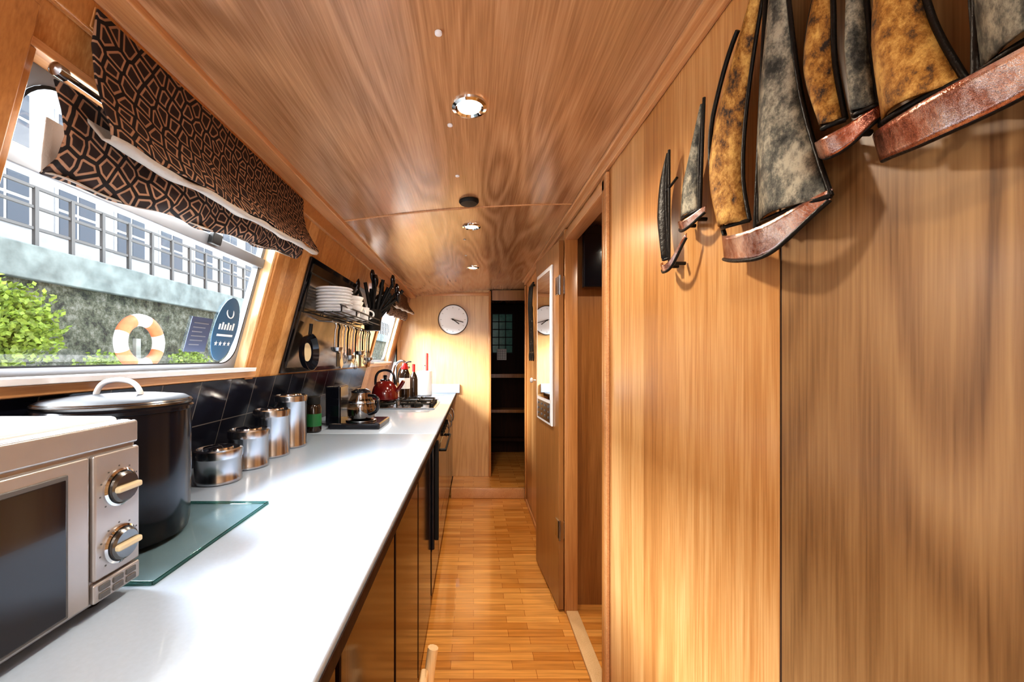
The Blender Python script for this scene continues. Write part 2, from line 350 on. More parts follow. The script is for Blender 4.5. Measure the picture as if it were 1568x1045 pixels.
# ================================================================= WINDOWS
def window(name,w,rail=None,fr=.016,r=.06):
    y0,y1,z0,z1=w; e=empty(name)
    lbox('liner_bottom',-.055,.045,y0,y1,z0+.0005,z0+.014,'white',.002,e)  # white colour paints in the blown-out daylight on the sill
    lbox('liner_top',-.055,.006,y0,y1,z1-.015,z1-.0005,'trim',.002,e)
    lbox('liner_far',-.055,.006,y1-.014,y1-.0005,z0+.014,z1-.016,'pine',.002,e)
    lbox('liner_near',-.055,.006,y0+.0005,y0+.014,z0+.014,z1-.016,'post',.002,e)
    lbox('architrave_far',.001,.014,y1,y1+.05,z0-.03,z1+.04,'post',.003,e)
    lbox('architrave_near',.001,.014,y0-.05,y0,z0-.03,z1+.04,'post',.003,e)
    lbox('architrave_bottom',.001,.030,y0-.05,y1+.03,z0-.022,z0,'trim',.003,e)
    a0,a1,b0,b1=y0+.015,y1-.015,z0+.014,z1-.016
    inn=[];out=[]
    cy=[(a1-fr-r,b0+fr+r,-90),(a1-fr-r,b1-fr-r,0),(a0+fr+r,b1-fr-r,90),(a0+fr+r,b0+fr+r,180)]
    oc=[(a1,b0),(a1,b1),(a0,b1),(a0,b0)]
    for k,(cyy,czz,st) in enumerate(cy):
        for i in range(9):
            a=math.radians(st+i*90/8); inn.append((cyy+r*math.cos(a),czz+r*math.sin(a)))
            dy,dz=math.cos(a),math.sin(a)
            c0=(inn[-1][0],oc[k][1]) if abs(dz)>=abs(dy) else (oc[k][0],inn[-1][1])
            if i==4: c0=oc[k]
            out.append(c0)
    n=len(inn); vs=[];fs=[]
    for t in (-.05,-.03):
        for (y,z) in inn: vs.append((XL(z)+t,y,z))
        for (y,z) in out: vs.append((XL(z)+t,y,z))
    for i in range(n):
        j=(i+1)%n
        fs+=[(i,j,n+j,n+i),(2*n+i,3*n+i,3*n+j,2*n+j),(i,2*n+i,2*n+j,j)]
    mesh('frame',vs,fs,'alu',parent=e)
    mesh('seal_bead',[(XL(z)-.028,y,z) for y,z in inn]+[(XL(z)-.028,y+(.004 if y<(a0+a1)/2 else -.004),z+(.004 if z<(b0+b1)/2 else -.004)) for y,z in inn],[(i,(i+1)%n,n+(i+1)%n,n+i) for i in range(n)],'blackm',parent=e)
    mesh('glass',[(XL(z)-.042,y,z) for y,z in ((a0,b0),(a1,b0),(a1,b1),(a0,b1))],[(0,1,2,3)],'pane',parent=e)
    if rail: 
        lbox('rail',-.052,-.02,a0,a1,rail-.016,rail+.016,'alu',.003,e)
        lbox('catch',-.02,-.005,a1-.30,a1-.26,rail-.01,rail+.02,'blackm',.003,e)
    return e
window('window_1',W1,rail=1.635); window('window_2',W2); window('window_3',W0,rail=1.64)  # window_3 is unseen, added behind the camera for fill light

def sticker(name,yc,zc,ry,rz,mat,oval=True,n=36):
    e=empty(name); t=-.038
    if oval: pts=[(yc+ry*math.cos(2*math.pi*i/n),zc+rz*math.sin(2*math.pi*i/n)) for i in range(n)]
    else: pts=[(yc-ry,zc-rz),(yc+ry,zc-rz),(yc+ry,zc+rz),(yc-ry,zc+rz)]
    vs=[(XL(z)+t,y,z) for y,z in pts]+[(XL(z)+t+.0015,y,z) for y,z in pts]; k=len(pts)
    mesh('label',vs,[tuple(range(k)),tuple(range(k,2*k))]+[(i,(i+1)%k,k+(i+1)%k,k+i) for i in range(k)],mat,parent=e)
    return e
def mark(e,y0,y1,z0,z1,mat='white'): lbox('print',-.0362,-.0355,y0,y1,z0,z1,mat,0,e)
s=sticker('rating_sticker',1.315,1.395,.062,.105,'blue')
for k in range(4): 
    y=1.282+k*.022; vs=[]
    for i in range(10):
        r=.0095 if i%2==0 else .004; a=math.pi/2+i*math.pi/5; yy,zz=y+r*math.cos(a),1.347+r*math.sin(a); vs.append((XL(zz)-.0358,yy,zz))
    mesh('star',vs,[tuple(range(10))],'white',parent=s)
for k in range(6): mark(s,1.275+k*.014,1.283+k*.014,1.393,1.393+.018+.006*(k%2))
mark(s,1.275,1.357,1.371,1.378)
tube('ring',[(XL(1.45)-.036,1.315+.018*math.cos(a),1.45+.018*math.sin(a)) for a in [k*math.pi/6 for k in range(12)]],.002,'white',s,cyc=True)
s=sticker('notice_sticker',1.195,1.37,.045,.052,'navy',False)
for k in range(6): mark(s,1.162,1.225-.01*(k%3),1.403-k*.013,1.406-k*.013,'alu')

def blind(name,y0,y1,ztop,zb,yl=.04,slope=.03,bslope=.08):
    e=empty(name); n=64
    def sheet(nm,prof,mat,ya,yb,wav=.004,slope=0.02,flare=.035,th=.003):
        vs=[];fs=[];m=len(prof)
        for i in range(n+1):
            f=i/n; y=ya+(yb-ya)*f
            for j,(t,z) in enumerate(prof):
                g=(ztop-z)/(ztop-zb)
                w=wav*math.sin(f*19+j*.8)*g+.003*math.sin(f*47+j)*g; zz=z+slope*f*g+.004*math.sin(f*23+1)*g
                vs.append((XL(zz)+t+w+flare*f*g,y,zz))
        for i in range(n):
            for j in range(m-1):
                a=i*m+j; fs.append((a,a+1,a+m+1,a+m))
        o=mesh(nm,vs,fs,mat,smooth=True,parent=e); so=o.modifiers.new('s','SOLIDIFY'); so.thickness=th; return o
    H=ztop-zb
    F=ztop-.72*H
    sheet('front_fold',[(.020,ztop),(.026,ztop-.2*H),(.046,ztop-.4*H),(.074,ztop-.56*H),(.098,ztop-.67*H),(.106,F)],'fabric',y0,y1,slope=slope)
    sheet('fold_lining',[(.104,F),(.100,F-.008),(.085,F-.006),(.06,F+.02),(.035,F+.05)],'lining',y0,y1,slope=slope)
    sheet('back_fold',[(.03,ztop-.5*H),(.050,ztop-.66*H),(.064,ztop-.80*H),(.064,ztop-.92*H),(.050,zb)],'fabric',y0-yl,y1-.015,wav=.007,slope=bslope,flare=.01)
    sheet('hem_lining',[(.050,zb),(.042,zb+.002),(.034,zb+.03),(.03,zb+.09)],'lining',y0-yl,y1-.015,wav=.007,slope=bslope,flare=.01)
    lbox('batten',.002,.018,y0,y1,ztop-.03,ztop+.004,'post',.002,e)
    z=ztop-.45*H
    tube('rod',[(XL(z)+.035,y0-.03,z),(XL(z)+.035,y1+.01,z)],.005,'steel',e)
    lathe('rod_end',[(.004,0),(.011,.004),(.011,.018),(.004,.022)],(XL(z)+.035,y0-.05,z),'steel',16,e,axis='Y')
    return e
blind('roman_blind',.665,1.47,1.893,1.592)
blind('roman_blind.001',3.05,3.80,1.88,1.64,yl=0,bslope=.02)

# ================================================================= KITCHEN
CT=.94; CX=-.1775
wt=[]
for (y0,y1,nm) in ((YB+.4,1.849,'a'),(1.852,EW-.002,'b')):
    vs=[(XL(.905)+.002,y0,.905),(CX,y0,.905),(CX,y1,.905),(XL(.905)+.002,y1,.905),(XL(CT)+.002,y0,CT),(CX,y0,CT),(CX,y1,CT),(XL(CT)+.002,y1,CT)]
    wt.append(mesh(nm,vs,HF,'worktop',bevel=.004))
    wt.append(box('edge',CX+.0005,CX+.003,y0,y1,.907,.930,'dark_wood',bevel=.001))
join('kitchen_worktop',wt)
us=empty('worktop_upstand'); box('board',-.64,-.14,EW-.024,EW-.002,CT,1.03,'worktop',.004,us)
cu=empty('base_cabinets'); FX=-.212
box('carcass',-.9,FX-.02,YB+.45,EW-.01,.09,.904,'blackm',0,cu)
box('plinth',-.9,FX-.03,YB+.45,EW-.01,.0,.09,'blackm',0,cu)
edges=[-1.9,-1.3,-.7,-.3,.17,.615,1.06,1.50,1.95]
for a,b in zip(edges[:-1],edges[1:]):
    box('door',FX-.02,FX,a+.012,b-.012,.06,.895,'cab',.003,cu)
for a,b in ((2.98,3.33),(3.33,3.66),(3.66,3.98)):
    box('door',FX-.02,FX,a+.004,b-.004,.10,.895,'cab',.003,cu)
    tube('handle',[(FX,a+.05,.82),(FX+.025,a+.05,.81),(FX+.025,a+.05,.70),(FX,a+.05,.69)],.005,'steel',cu)
ov=empty('built_in_oven'); 
box('oven_door',FX-.019,FX+.004,2.36,2.96,.30,.76,'black',.004,ov); box('fascia',FX-.019,FX+.004,2.36,2.96,.77,.895,'black',.003,ov); box('lower_drawer',FX-.019,FX+.002,2.36,2.96,.10,.29,'black',.003,ov)
tube('oven_handle',[(FX,2.42,.73),(FX+.04,2.42,.73),(FX+.04,2.90,.73),(FX,2.90,.73)],.009,'blackm',ov,smooth=False)
for k in range(5): cyl('control',(FX+.004,2.44+k*.105,.83),.018,.022,'blackm',ov,axis='X')
fg=empty('under_counter_fridge')
box('fridge_door',FX-.019,FX+.016,1.97,2.34,.33,.89,'black',.006,fg); box('kick',FX-.019,FX+.002,1.97,2.34,.10,.32,'cab',.003,fg)
box('grip',FX+.016,FX+.036,1.97,2.0,.38,.88,'blackm',.004,fg)
lbox('tiled_splashback',.001,.009,.0,3.05,.942,1.225,'tiles')

# microwave
mw=empty('microwave'); X1=-.52
box('case',-.832,X1-.03,.14,.610,.955,1.21,'mwhite',.008,mw)
box('front_frame',X1-.03,X1-.006,.138,.612,.955,1.205,'silver',.008,mw)
box('door_panel',X1-.008,X1,.145,.532,.962,1.165,'silver',.006,mw)
box('door_bezel',X1-.002,X1+.002,.17,.502,.966,1.150,'mgrey',.006,mw)
box('door_window',X1+.0005,X1+.003,.175,.498,.970,1.144,'black',.005,mw)
box('top_band',X1-.01,X1-.001,.145,.61,1.170,1.204,'silver',.004,mw)
box('control_panel',X1-.008,X1+.001,.536,.610,.990,1.165,'silver',.004,mw)
box('button_panel',X1-.008,X1+.001,.536,.610,.960,.987,'silver',.003,mw)
for z in (1.111,1.028):
    lathe('knob_ring',[(.027,0),(.027,.004),(.024,.006),(.022,.003)],(X1,.575,z),'chrome',40,mw,axis='X')
    lathe('knob',[(.023,.002),(.022,.010),(.019,.013)],(X1,.575,z),'dsteel',40,mw,axis='X')
    box('knob_grip',X1+.010,X1+.019,.555,.595,z-.0045,z+.0045,'cream',.003,mw)
    for k in range(9):
        a=math.radians(-40+k*33); yy=.575+.031*math.cos(a); 
        if abs(yy-.575)<.031: box('tick',X1+.0008,X1+.0016,yy-.001,yy+.001,z+.031*math.sin(a)-.001,z+.031*math.sin(a)+.001,'mgrey',0,mw)
for k in range(3): 
    for j in range(2): box('button',X1+.0005,X1+.003,.543+k*.021,.559+k*.021,.964+j*.011,.972+j*.011,'mgrey',.001,mw)
for (x,y) in ((-.8,.18),(-.8,.57),(-.56,.18),(-.56,.57)): cyl('foot',(x,y,CT),.013,.017,'blackm',mw)

# bread bin
bb=empty('bread_bin'); bc=(-.702,.775,CT+.0065)
lathe('body',[(.100,0),(.112,.004),(.115,.02),(.118,.13),(.118,.25)],bc,'enamel',64,bb)
lathe('rim',[(.118,.248),(.122,.250),(.122,.256),(.118,.260)],bc,'enamel',64,bb)
lathe('lid',[(.119,.258),(.119,.268),(.108,.275),(.07,.280),(.03,.282)],bc,'lidblack',64,bb)
lathe('lid_band',[(.1195,.262),(.1200,.266),(.1160,.2715)],bc,'dsteel',64,bb,cap=False)
tube('lid_handle',[(bc[0]-.045,bc[1],bc[2]+.278),(bc[0]-.04,bc[1],bc[2]+.302),(bc[0],bc[1],bc[2]+.312),(bc[0]+.04,bc[1],bc[2]+.302),(bc[0]+.045,bc[1],bc[2]+.278)],.005,'white',bb)
gb=empty('glass_chopping_board'); box('slab',-.86,-.507,.620,.963,CT+.0005,CT+.006,'gboard',.002,gb)
box('edge',-.507,-.504,.618,.965,CT+.0005,CT+.006,'gedge',0,gb)
box('edge',-.86,-.507,.617,.620,CT+.0005,CT+.006,'gedge',0,gb); box('edge',-.86,-.507,.963,.966,CT+.0005,CT+.006,'gedge',0,gb)

for k,(y,h) in enumerate(((1.145,.10),(1.30,.128),(1.45,.174),(1.60,.212))):
    e=empty('steel_canister'); c=(-.745,y,CT); r=.0605
    lathe('body',[(r-.003,0),(r,.003),(r,.012),(r-.001,.014),(r-.001,h-.03),(r,h-.028)],c,'steel',48,e)
    lathe('lid',[(r+.0015,h-.028),(r+.002,h-.012),(r+.001,h-.006),(r-.006,h-.003),(r-.008,h-.007),(r-.02,h-.008),(r-.022,h-.003)],c,'steel',48,e)
    lathe('lid_window',[(r-.022,h-.003),(r-.023,h),(.01,h+.002)],c,'chrome',48,e)
e=empty('coffee_jar'); c=(-.775,1.90,CT)
lathe('glass',[(.03,0),(.036,.005),(.036,.12),(.028,.135)],c,'jar',32,e); lathe('label',[(.0365,.03),(.0365,.09)],c,'green',32,e,cap=False); lathe('lid',[(.03,.135),(.031,.138),(.031,.17),(.028,.173)],c,'blackm',32,e)
e=empty('spice_jar'); c=(-.80,1.78,CT); lathe('glass',[(.025,0),(.028,.004),(.028,.09),(.022,.10)],c,'jar',32,e); lathe('lid',[(.024,.10),(.024,.13)],c,'steel',32,e)
e=empty('coffee_maker')
box('hot_plate_base',-.73,-.47,1.96,2.20,CT,CT+.03,'black',.008,e)
lathe('warming_plate',[(.075,0),(.078,.002),(.078,.006),(.07,.008)],(-.59,2.06,CT+.03),'steel',40,e)
cc=(-.59,2.06,CT+.038)
lathe('carafe',[(.05,.0),(.068,.01),(.072,.05),(.066,.09),(.048,.125),(.05,.14)],cc,'carafe',40,e)
lathe('coffee',[(.048,.003),(.064,.012),(.068,.045),(.066,.055)],cc,'jar',40,e)
lathe('band',[(.0675,.086),(.0685,.088),(.0665,.098),(.0655,.098)],cc,'steel',40,e,cap=False)
lathe('lid',[(.05,.14),(.052,.146),(.03,.158),(.012,.16)],cc,'black',40,e)
tube('handle',[(-.54,2.02,CT+.165),(-.49,1.98,CT+.17),(-.475,1.97,CT+.13),(-.49,1.98,CT+.08),(-.535,2.015,CT+.07)],.008,'black',e)
box('tower',-.78,-.70,2.06,2.20,CT,CT+.21,'black',.01,e)

e=empty('gas_hob'); box('plate',-.79,-.27,2.72,3.18,CT,CT+.012,'steel',.005,e)
for (x,y) in ((-.66,2.84),(-.66,3.06),(-.41,2.84),(-.41,3.06)):
    lathe('burner',[(.045,0),(.045,.012),(.03,.014),(.03,.022),(.01,.023)],(x,y,CT+.012),'blackm',28,e)
    for a in range(4):
        t=a*math.pi/2; dx,dy=math.cos(t),math.sin(t)
        tube('grate',[(x+dx*.105,y+dy*.10,CT+.012),(x+dx*.10,y+dy*.095,CT+.045),(x+dx*.03,y+dy*.03,CT+.047)],.006,'iron',e,smooth=False)
    tube('grate_ring',[(x-.1,y-.095,CT+.035),(x+.1,y-.095,CT+.035),(x+.1,y+.095,CT+.035),(x-.1,y+.095,CT+.035)],.006,'iron',e,smooth=False,cyc=True)
for k in range(4): cyl('tap',(-.30,2.80+k*.09,CT+.012),.015,.02,'blackm',e)
e=empty('kettle'); c=(-.64,2.84,CT+.053)
lathe('body',[(.080,0),(.095,.01),(.097,.05),(.084,.095),(.058,.13),(.035,.142)],c,'red',48,e)
lathe('lid',[(.036,.141),(.034,.149),(.012,.154),(.012,.169),(.018,.174),(.008,.181)],c,'black',32,e)
tube('spout',[(c[0]+.08,c[1]-.02,c[2]+.06),(c[0]+.12,c[1]-.03,c[2]+.10),(c[0]+.14,c[1]-.035,c[2]+.14)],.014,'red',e)
tube('handle',[(c[0]-.07,c[1],c[2]+.11),(c[0]-.075,c[1],c[2]+.19),(c[0],c[1],c[2]+.225),(c[0]+.075,c[1],c[2]+.19),(c[0]+.07,c[1],c[2]+.11)],.009,'black',e)
e=empty('fire_extinguisher'); c=(-.58,3.30,CT)
lathe('cylinder',[(.04,0),(.045,.006),(.045,.22),(.03,.26),(.014,.275),(.014,.29)],c,'jar',32,e); lathe('band',[(.0455,.10),(.0455,.19)],c,'paper',32,e,cap=False); lathe('neck',[(.028,.262),(.03,.27),(.02,.31),(.012,.315)],c,'bred',24,e)
tube('lever',[(c[0],c[1],c[2]+.31),(c[0]+.03,c[1]-.02,c[2]+.33),(c[0]+.06,c[1]-.02,c[2]+.325)],.006,'blackm',e)
tube('hose',[(c[0],c[1],c[2]+.30),(c[0]-.06,c[1],c[2]+.28),(c[0]-.055,c[1],c[2]+.15)],.006,'blackm',e)
e=empty('wine_bottle'); c=(-.53,3.47,CT); lathe('bottle',[(.034,0),(.037,.004),(.037,.17),(.03,.20),(.014,.23),(.013,.29),(.015,.30)],c,'jar',32,e); lathe('foil',[(.0145,.235),(.0145,.30),(.01,.303)],c,'bred',24,e)
e=empty('paper_towel_roll'); c=(-.46,3.68,CT); lathe('base',[(.07,0),(.07,.01),(.06,.013)],c,'steel',32,e); lathe('roll',[(.068,.013),(.07,.016),(.07,.23),(.068,.235)],c,'paper',40,e); lathe('spindle',[(.008,.23),(.008,.27),(.014,.28),(.008,.29)],c,'steel',16,e)
e=empty('red_candle'); c=(-.455,3.84,CT); lathe('holder',[(.035,0),(.035,.01),(.012,.02),(.012,.20),(.02,.21)],c,'white',24,e); lathe('wax',[(.012,.21),(.012,.40),(.004,.405)],c,'bred',20,e)
e=empty('kitchen_sink'); box('bowl_rim',-.72,-.30,3.36,3.40,CT,CT+.008,'chrome',.003,e); box('bowl_rim',-.80,-.72,3.40,3.90,CT,CT+.006,'chrome',.003,e)
e2=empty('kitchen_tap'); tube('spout',[(-.74,3.60,CT+.006),(-.74,3.60,CT+.22),(-.70,3.60,CT+.33),(-.62,3.59,CT+.33),(-.585,3.58,CT+.26)],.011,'chrome',e2); cyl('base',(-.74,3.60,CT+.006),.022,.04,'chrome',e2)
tube('lever',[(-.74,3.60,CT+.09),(-.71,3.56,CT+.11)],.006,'chrome',e2)

# ---------------- steel back panel, rack, plates, utensils ----------------
e=empty('splashback_panel')
lbox('frame',.0012,.012,1.68,2.62,1.232,1.735,'black',.003,e); lbox('steel_sheet',.0125,.016,1.71,2.59,1.255,1.71,'panel',0,e)
e=empty('cooker_wall_panel'); lbox('sheet',.001,.006,2.64,3.03,1.235,1.80,'chrome',0,e); lbox('edge_trim',.006,.010,2.64,3.03,1.775,1.80,'chrome',.001,e)
pr=empty('plate_rack')
zs=1.50
x0=XL(zs)
for y in (1.71,1.93,2.16,2.38): 
    tube('shelf_wire',[(x0+.060,y,zs+.17),(x0+.022,y,zs),(x0+.19,y,zs),(x0+.19,y,zs+.03)],.004,'iron',pr,smooth=False)
for x in (.03,.075,.12,.155,.19): tube('shelf_rail',[(x0+x,1.70,zs),(x0+x,2.40,zs)],.0035,'iron',pr,smooth=False)
tube('front_rail',[(x0+.19,1.70,zs+.03),(x0+.19,2.40,zs+.03)],.004,'iron',pr,smooth=False)
tube('top_rail',[(x0+.060,1.70,zs+.17),(x0+.060,2.40,zs+.17)],.004,'iron',pr,smooth=False)
def plates(y,x,n,r,z,st=.014):
    e=empty('plate_stack')
    for k in range(n):
        zz=z+k*st; lathe('plate',[(r*.55,0),(r*.6,.002),(r*.97,.012),(r,.014),(r*.97,.016),(r*.6,.006)],(x,y,zz),'white',40,e)
plates(1.81,x0+.125,8,.082,zs+.004)
def bowls(y,x,n,r,z):
    e=empty('bowl_stack')
    for k in range(n):
        zz=z+k*.024; lathe('bowl',[(r*.4,0),(r*.45,.004),(r*.85,.03),(r,.055),(r*.97,.056),(r*.8,.034)],(x,y,zz),'white',40,e)
bowls(2.00,x0+.125,3,.078,zs+.004)
def mug(x,y,z,mat='white'):
    e=empty('mug'); lathe('cup',[(.033,0),(.036,.004),(.04,.085),(.037,.085),(.033,.01)],(x,y,z),mat,32,e)
    tube('handle',[(x+.038,y,z+.07),(x+.065,y,z+.065),(x+.065,y,z+.03),(x+.037,y,z+.02)],.005,mat,e)
mug(x0+.10,2.17,zs+.004); mug(x0+.12,2.28,zs+.004)
ur=empty('hanging_utensils'); zr=1.475; xr=XL(zr)+.09
tube('rail',[(xr,1.90,zr),(xr,2.60,zr)],.005,'steel',ur,smooth=False)
for y in (1.91,2.59): tube('bracket',[(xr,y,zr),(XL(zr)+.016,y,zr+.005)],.004,'steel',ur,smooth=False)
for k in range(14):
    y=1.93+k*.048; L=.13+.05*(k*37%5)/4
    m_=('steel','iron','pine')[k%3]
    tube('handle',[(xr,y,zr),(xr+.012,y,zr-.02),(xr,y,zr-.04),(xr,y,zr-L)],.0045,m_,ur)
    if k%4==0: lathe('ladle',[(.006,-.02),(.024,-.012),(.03,.005),(.028,.006),(.02,-.006)],(xr+.01,y,zr-L),'steel',24,ur)
    elif k%4==1: box('turner',xr-.003,xr+.001,y-.022,y+.022,zr-L-.065,zr-L+.005,'iron',.001,ur)
    elif k%4==2: lathe('spoon',[(.006,-.03),(.02,-.015),(.022,.0),(.012,.02)],(xr,y,zr-L-.02),'pine',20,ur,sx=.3)
    else:
        for j in range(4):
            a=j*math.pi/4; tube('whisk_wire',[(xr,y,zr-L),(xr+.022*math.cos(a),y+.022*math.sin(a),zr-L-.04),(xr,y,zr-L-.07),(xr-.022*math.cos(a),y-.022*math.sin(a),zr-L-.04),(xr,y,zr-L)],.0015,'steel',ur)
fp=empty('frying_pan'); 
lathe('pan',[(.070,0),(.075,.003),(.085,.03),(.082,.03),(.07,.006)],(0,0,0),'black',48,fp,cap=False); lathe('pan_base',[(.07,.002),(.07,.006)],(0,0,0),'black',48,fp); lathe('pan_centre',[(.042,.0065),(.042,.0085),(.03,.009)],(0,0,0),'cream',40,fp)
tube('pan_handle',[(0,.08,.02),(0,.105,.024),(0,.13,.026)],.008,'blackm',fp)
fp.rotation_euler=(math.radians(90),0,math.radians(90)); fp.location=(XL(1.33)+.045,1.79,1.325)
kh=empty('utensil_holder'); kx=XL(1.50)+.13
lathe('pot',[(.045,0),(.05,.004),(.058,.13),(.054,.13)],(kx,2.47,1.47),'iron',32,kh)
tube('pot_bracket',[(kx-.05,2.47,1.53),(XL(1.53)+.018,2.47,1.53)],.006,'iron',kh)
for k in range(13):
    a=math.radians(-12+k*5.5); dx=math.sin(a)*.24; dy=-.14+.018*k; L=.20+.03*(k%3)
    p0=Vector((kx+(k%3-1)*.018,2.47+(k%4-1.5)*.015,1.53)); p1=p0+Vector((dx*.9,dy*.6,L*math.cos(a*.8)))
    tube('utensil',[p0,(p0+p1)/2+Vector((.0,0,.005)),p1],.011 if k%2 else .008,'blackm',kh)
    if k%2==0: lathe('head',[(.006,-.03),(.026,0),(.030,.025),(.016,.05)],tuple(p1),'black',20,kh,sx=.5)

# ================================================================= CLOCK
e=empty('wall_clock'); c=(-.208,EW-.001,1.687)
lathe('rim',[(.151,0),(.153,-.004),(.153,-.022),(.148,-.026),(.145,-.018)],c,'dsteel',64,e,axis='Y',cap=False)
lathe('face',[(.146,-.012),(.146,-.016),(.01,-.0165)],c,'clock',64,e,axis='Y')
for k in range(12):
    a=k*math.pi/6; r0,r1=.116,.128; tube('hour_mark',[(c[0]+r0*math.sin(a),c[1]-.018,c[2]+r0*math.cos(a)),(c[0]+r1*math.sin(a),c[1]-.018,c[2]+r1*math.cos(a))],.0015,'mgrey',e,smooth=False)
tube('hour_hand',[(c[0]-.01,c[1]-.020,c[2]+.008),(c[0]+.062,c[1]-.020,c[2]-.045)],.004,'blackm',e,smooth=False)
tube('minute_hand',[(c[0]-.02,c[1]-.022,c[2]+.006),(c[0]+.105,c[1]-.022,c[2]-.028)],.003,'blackm',e,smooth=False)
cyl('hub',(c[0],c[1]-.024,c[2]),.008,.008,'blackm',e,axis='Y')

# ================================================================= CEILING FITTINGS
def downlight(x,y,en=18):
    e=empty('ceiling_downlight'); z=ZC(x)
    lathe('bezel',[(.048,0),(.047,-.006),(.038,-.009),(.032,-.004),(.031,.0)],(x,y,z-.001),'chrome',48,e,cap=False)
    lathe('lamp',[(.032,-.0015),(.028,-.004),(.005,-.0045)],(x,y,z-.001),'lamp',40,e)
    ld=bpy.data.lights.new('downlight_lamp','SPOT'); ld.energy=en; ld.color=(1,.88,.72); ld.spot_size=math.radians(155); ld.spot_blend=.6; ld.shadow_soft_size=.03
    lo=bpy.data.objects.new('lamp_beam',ld); C.objects.link(lo); lo.location=(x,y,z-.02); lo.parent=e
for (x,y) in [(-.011,1.06),(-.011,2.03),(-.005,2.96),(-.01,-.2),(-.01,-1.3)]: downlight(x,y,10 if y<0 else 18)
downlight(.85,1.45,12);  # unseen lamp added to brighten the side cabin partition
e=empty('smoke_vent'); lathe('vent',[(.043,0),(.043,-.006),(.036,-.014),(.01,-.016)],(-.02,1.70,ZC(-.02)-.0015),'blackm',40,e)
for (x,y) in ((-.073,.816),(-.068,1.14),(-.06,1.46),(-.05,2.25),(-.05,2.6)):
    e=empty('ceiling_screw_cap'); lathe('cap',[(.008,0),(.0075,-.003),(.003,-.005)],(x,y,ZC(x)-.0008),'white',20,e)

# ================================================================= SAILBOAT WALL ART
XA=.452
def interp(pts,t):
    n=len(pts)-1; f=t*n; i=min(int(f),n-1); u=f-i
    p=[Vector(pts[max(0,min(n,i+k))]) for k in (-1,0,1,2)]
    return .5*((2*p[1])+(-p[0]+p[2])*u+(2*p[0]-5*p[1]+4*p[2]-p[3])*u*u+(-p[0]+3*p[1]-3*p[2]+p[3])*u**3)
def sail(e,nm,L,R,mat,bul=.028,x=XA):
    n,m=20,8; vs=[];fs=[]
    for i in range(n+1):
        t=i/n; a=interp(L,t); b=interp(R,t)
        for j in range(m+1):
            u=j/m; p=a.lerp(b,u); vs.append((x-bul*math.sin(math.pi*u)*min(1,.35+t),p.x,CZ+p.y))
    for i in range(n):
        for j in range(m):
            a=i*(m+1)+j; fs.append((a,a+1,a+m+2,a+m+1))
    o=mesh(nm,vs,fs,mat,smooth=True,parent=e); so=o.modifiers.new('s','SOLIDIFY'); so.thickness=.003
    for nn,Q in (('luff_wire',L),('leech_wire',R)):
        tube(nn,[(x,interp(Q,k/10).x,CZ+interp(Q,k/10).y) for k in range(11)],.003,'iron',e)
    bl=L[-1];br=R[-1]
    tube('boom',[(x,bl[0],CZ+bl[1]),(x-bul*1.1,(bl[0]+br[0])/2,CZ+(bl[1]+br[1])/2-.006),(x,br[0],CZ+br[1])],.0035,'iron',e)
def hull(e,T,B,bul=.035,x=XA):
    n,m=20,6; vs=[];fs=[]
    for i in range(n+1):
        t=i/n; a=interp(T,t); b=interp(B,t)
        for j in range(m+1):
            u=j/m; p=a.lerp(b,u); vs.append((x-bul*math.sin(math.pi*t)*(1-.35*u),p.x,CZ+p.y))
    for i in range(n):
        for j in range(m):
            a=i*(m+1)+j; fs.append((a,a+1,a+m+2,a+m+1))
    o=mesh('hull',vs,fs,'copper',smooth=True,parent=e); so=o.modifiers.new('s','SOLIDIFY'); so.thickness=.003
    tube('keel_wire',[(x-bul*.65*math.sin(math.pi*k/10),interp(B,k/10).x,CZ+interp(B,k/10).y) for k in range(11)],.003,'iron',e)
def stays(e,ys,z,top):
    for y in ys: tube('wall_stay',[(XA,y,CZ+z),(.4758,y,CZ+z)],.004,'iron',e)
b=empty('metal_sailboat_wall_art')
sail(b,'gold_sail',[(.60,.62),(.66,.535),(.725,.43),(.738,.33),(.71,.234)],[(.595,.62),(.63,.50),(.652,.39),(.657,.30),(.641,.225)],'gold')
sail(b,'grey_sail',[(.578,.62),(.600,.51),(.616,.40),(.622,.30),(.621,.212)],[(.572,.62),(.558,.48),(.540,.36),(.516,.27),(.495,.205)],'verd')
hull(b,[(.712,.222),(.64,.200),(.57,.194),(.493,.214)],[(.708,.178),(.64,.158),(.57,.152),(.497,.200)]); stays(b,(.6,.68),.20,0)
tube('mast',[(XA,.628,CZ+.20),(XA,.60,CZ+.64)],.004,'iron',b)
tube('rigging',[(XA,.705,CZ+.22),(XA-.01,.755,CZ+.38),(XA,.70,CZ+.54),(XA,.67,CZ+.56)],.004,'iron',b)
b=empty('metal_sailboat_wall_art')
sail(b,'gold_sail',[(.498,.52),(.525,.46),(.532,.385),(.505,.296)],[(.494,.52),(.492,.44),(.490,.37),(.476,.290)],'gold',.018)
sail(b,'grey_sail',[(.466,.53),(.470,.44),(.468,.36),(.463,.287)],[(.461,.53),(.453,.44),(.446,.36),(.436,.282)],'verd',.018)
hull(b,[(.512,.282),(.48,.268),(.455,.266),(.432,.280)],[(.508,.262),(.48,.246),(.455,.246),(.434,.268)],.03); stays(b,(.47,.5),.27,0)
b=empty('metal_sailboat_wall_art')
sail(b,'gold_sail',[(.424,.52),(.438,.43),(.442,.34),(.434,.258)],[(.419,.52),(.402,.42),(.385,.33),(.360,.256)],'gold',.025)
sail(b,'grey_sail',[(.350,.52),(.356,.42),(.355,.33),(.350,.255)],[(.345,.52),(.32,.42),(.285,.33),(.235,.25)],'verd',.03)
hull(b,[(.440,.250),(.37,.238),(.30,.236),(.225,.255)],[(.432,.218),(.37,.205),(.30,.205),(.23,.235)],.04); stays(b,(.37,.28),.23,0)
